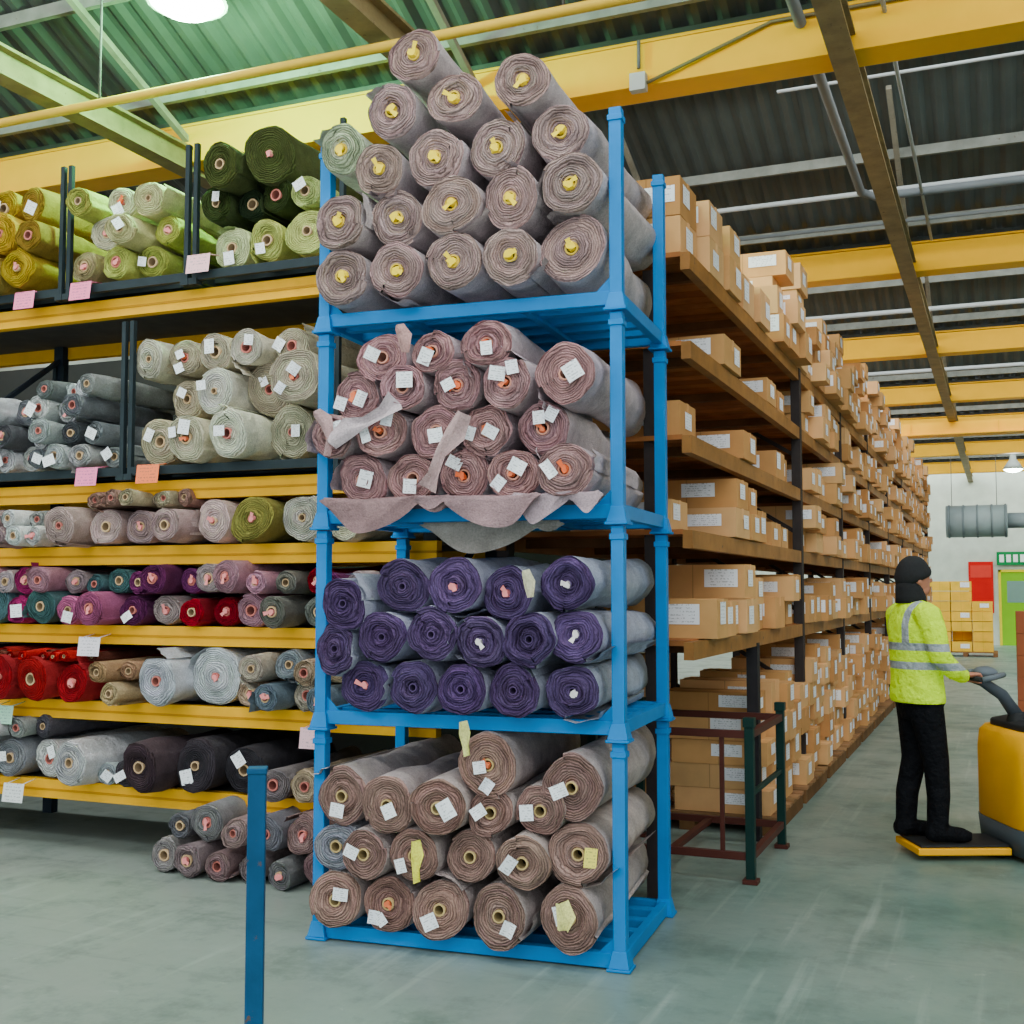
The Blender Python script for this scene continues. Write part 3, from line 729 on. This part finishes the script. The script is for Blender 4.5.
for s_ in (-1,1): m.ball((-.06,s_*.078,1.52),(.018,.01,.03),w1,0,12,8);m.ball((.022,s_*.03,1.552),(.014,.022,.008),w1,0,10,8)
m.tube([(-.075,0,1.36),(-.062,0,1.49)],.055,w1,0,18)
o=m.build('head',[skin],wk);rem(o,.0055,3)
m=MB()
for s_ in (-1,1): m.ball((.03,s_*.03,1.533),(.009,.012,.009),(.7,.7,.7),0,12,8);m.ball((.0375,s_*.03,1.533),(.003,.005,.005),(.02,.01,.01),0,10,8)
m.ball((.038,0,1.471),(.008,.02,.004),S(140,70,66),0,12,6)
m.build('eyes_and_mouth',[paintc],wk)
m=MB();c=Vector((-.06,0,1.535));nn=28;L=[]
def low(a): return 1.56-0.085*(0.5-0.5*math.cos(a))**0.8
for j in range(0,11):
    ring=[]
    for k in range(nn):
        a=2*math.pi*k/nn;zl=low(a)
        t=j/10.0
        z=zl+(1.662-zl)*math.sin(t*math.pi/2)
        q=max(0.0,1-((z-1.535)/.13)**2)**.5 if z>1.535 else 1-0.25*((1.535-z)/.1)
        k2=1.045 if j in (1,2) else 1.0
        ring.append(m.av((c.x+.108*q*k2*math.cos(a),.09*q*k2*math.sin(a),z)))
    L.append(ring)
for a,b_ in zip(L,L[1:]):
    for k in range(nn): m.face((a[k],a[(k+1)%nn],b_[(k+1)%nn],b_[k]),w1,0,None,True)
m.face(L[-1],w1,0)
m.loft([(-.075,0,1.38,.09,.09),(-.078,0,1.42,.088,.084),(-.085,0,1.47,.08,.078),(-.088,0,1.51,.072,.074)],w1,0,24)
o=m.build('beanie_and_hood',[knit],wk);so=o.modifiers.new('so','SOLIDIFY');so.thickness=.006
for s_ in (-1,1):
    m=MB();yc=s_*.135;hz=.944
    m.tube([(.145,s_*.16,.962),(.175,s_*.15,.966),(.205,yc,.966),(.232,yc,.965)],[.026,.03,.036,.034],w1,0,16,flat=.45)
    for f_,(dy,ln) in enumerate(((-.032,.92),(-.011,1.03),(.011,1.0),(.031,.82))):
        y=yc+dy
        pts=[(.222,y,.968),(.222+.036*ln,y,.970),(.222+.052*ln,y,.945),(.222+.038*ln,y,.923),(.222+.02*ln,y,.919)]
        m.tube(pts,[.0105,.0095,.009,.008,.006],w1,0,10,up=(0,1,0))
    m.tube([(.185,yc-s_*.03,.962),(.205,yc-s_*.048,.948),(.228,yc-s_*.05,.928),(.25,yc-s_*.045,.922)],[.013,.012,.0105,.008],w1,0,10,up=(0,1,0))
    o=m.build('hand_left' if s_>0 else 'hand_right',[skin],wk);rem(o,.0035,2)

# ------------------------------------------------------------ background
m=MB()
for k in range(7):
    for j in range(3):
        for q in range(2):
            if k>4 and j==2: continue
            if R_()<0.95: carton(m,-1.6+j*.46,-1.6+j*.46+.44,29.6+q*.4,29.98+q*.4,.12+k*.235,.12+k*.235+.22,.3,(1.0,0.55,0.04))
for k in range(5): m.box(-1.65,-.15,29.55+k*.2,29.65+k*.2,.09,.115,S(150,110,70))
for x in (-1.6,-.9,-.25): m.box(x,x+.1,29.55,30.45,0.001,.09,S(130,90,60))
m.build('yellow_carton_stack',[card,pap])
m=MB()
for k in range(5):
    for j in range(2): carton(m,.12+j*.5,.6+j*.5,14,14.5,.12+k*.24,.12+k*.24+.235,.3,S(160,90,60))
for k in range(4): m.box(.1,1.2,14+k*.14,14.08+k*.14,.09,.115,S(150,110,70))
for x in (.1,.6,1.1): m.box(x,x+.1,13.98,14.55,0.001,.09,S(130,90,60))
m.build('carton_stack',[card,pap])
yb=35.96
m=MB();m.box(-.05,.95,yb,yb+.03,0,2.05,S(130,190,20));m.box(-.12,-.05,yb-.02,yb+.03,0,2.12,S(230,210,30));m.box(.95,1.02,yb-.02,yb+.03,0,2.12,S(230,210,30));m.box(-.12,1.02,yb-.02,yb+.03,2.05,2.12,S(230,210,30))
m.box(.1,.8,yb-.01,yb,1.2,1.8,S(120,150,140));m.tube([(.85,yb-.06,1),(.85,yb-.06,1.15)],.02,BK,n=8);m.build('door_1',[paintc])
m=MB();m.box(-.9,-.25,yb-.01,yb+.02,0.9,2.35,S(206,10,14));m.box(-.85,-.3,yb-.015,yb-.01,1.9,2.25,S(220,60,50));m.build('red_notice_board',[paintc])
m=MB();m.box(-.15,.75,yb-.05,yb+.0,2.25,2.62,S(10,130,70));
for x in (-.08,.10,.28,.46): m.box(x,x+.12,yb-.055,yb-.05,2.33,2.54,S(236,246,240))
m.build('exit_sign',[paintc])
m=MB();dy=33.2
m.tube([(-1.35,dy,3.35),(.15,dy,3.35)],.42,S(120,130,132),n=28)
for x in (-1.3,-.95,-.6,-.25,.08): m.tube([(x,dy,3.35),(x+.05,dy,3.35)],.44,S(96,104,108),n=28)
m.tube([(.15,dy,3.35),(.6,dy,3.35),(1.6,dy,3.35)],.2,S(110,118,122),n=20)
for x in (-1.2,-.1): m.tube([(x,dy,3.77),(x,dy,ceilz(dy)-.03)],.01,S(100,100,100),n=6)
m.build('ventilation_duct',[paintc])
m=MB();CY=(1.0,0.48,0.0)
m.box(-12.5,8.5,22.8,23.15,4.40,4.61,CY);m.box(-12.5,8.5,22.75,23.2,4.38,4.40,CY)
x=-12
while x<8.4: m.box(x-.01,x+.01,22.77,23.18,4.40,4.60,YEL2);x+=1.5
m.box(1.4,2.0,22.7,23.3,4.10,4.38,S(60,64,70));m.tube([(1.7,23,4.10),(1.7,23,3.6)],.02,BK,n=8);m.ball((1.7,23,3.55),(.08,.05,.1),CY)
m.build('overhead_crane_bridge',[paintc])
print('done')
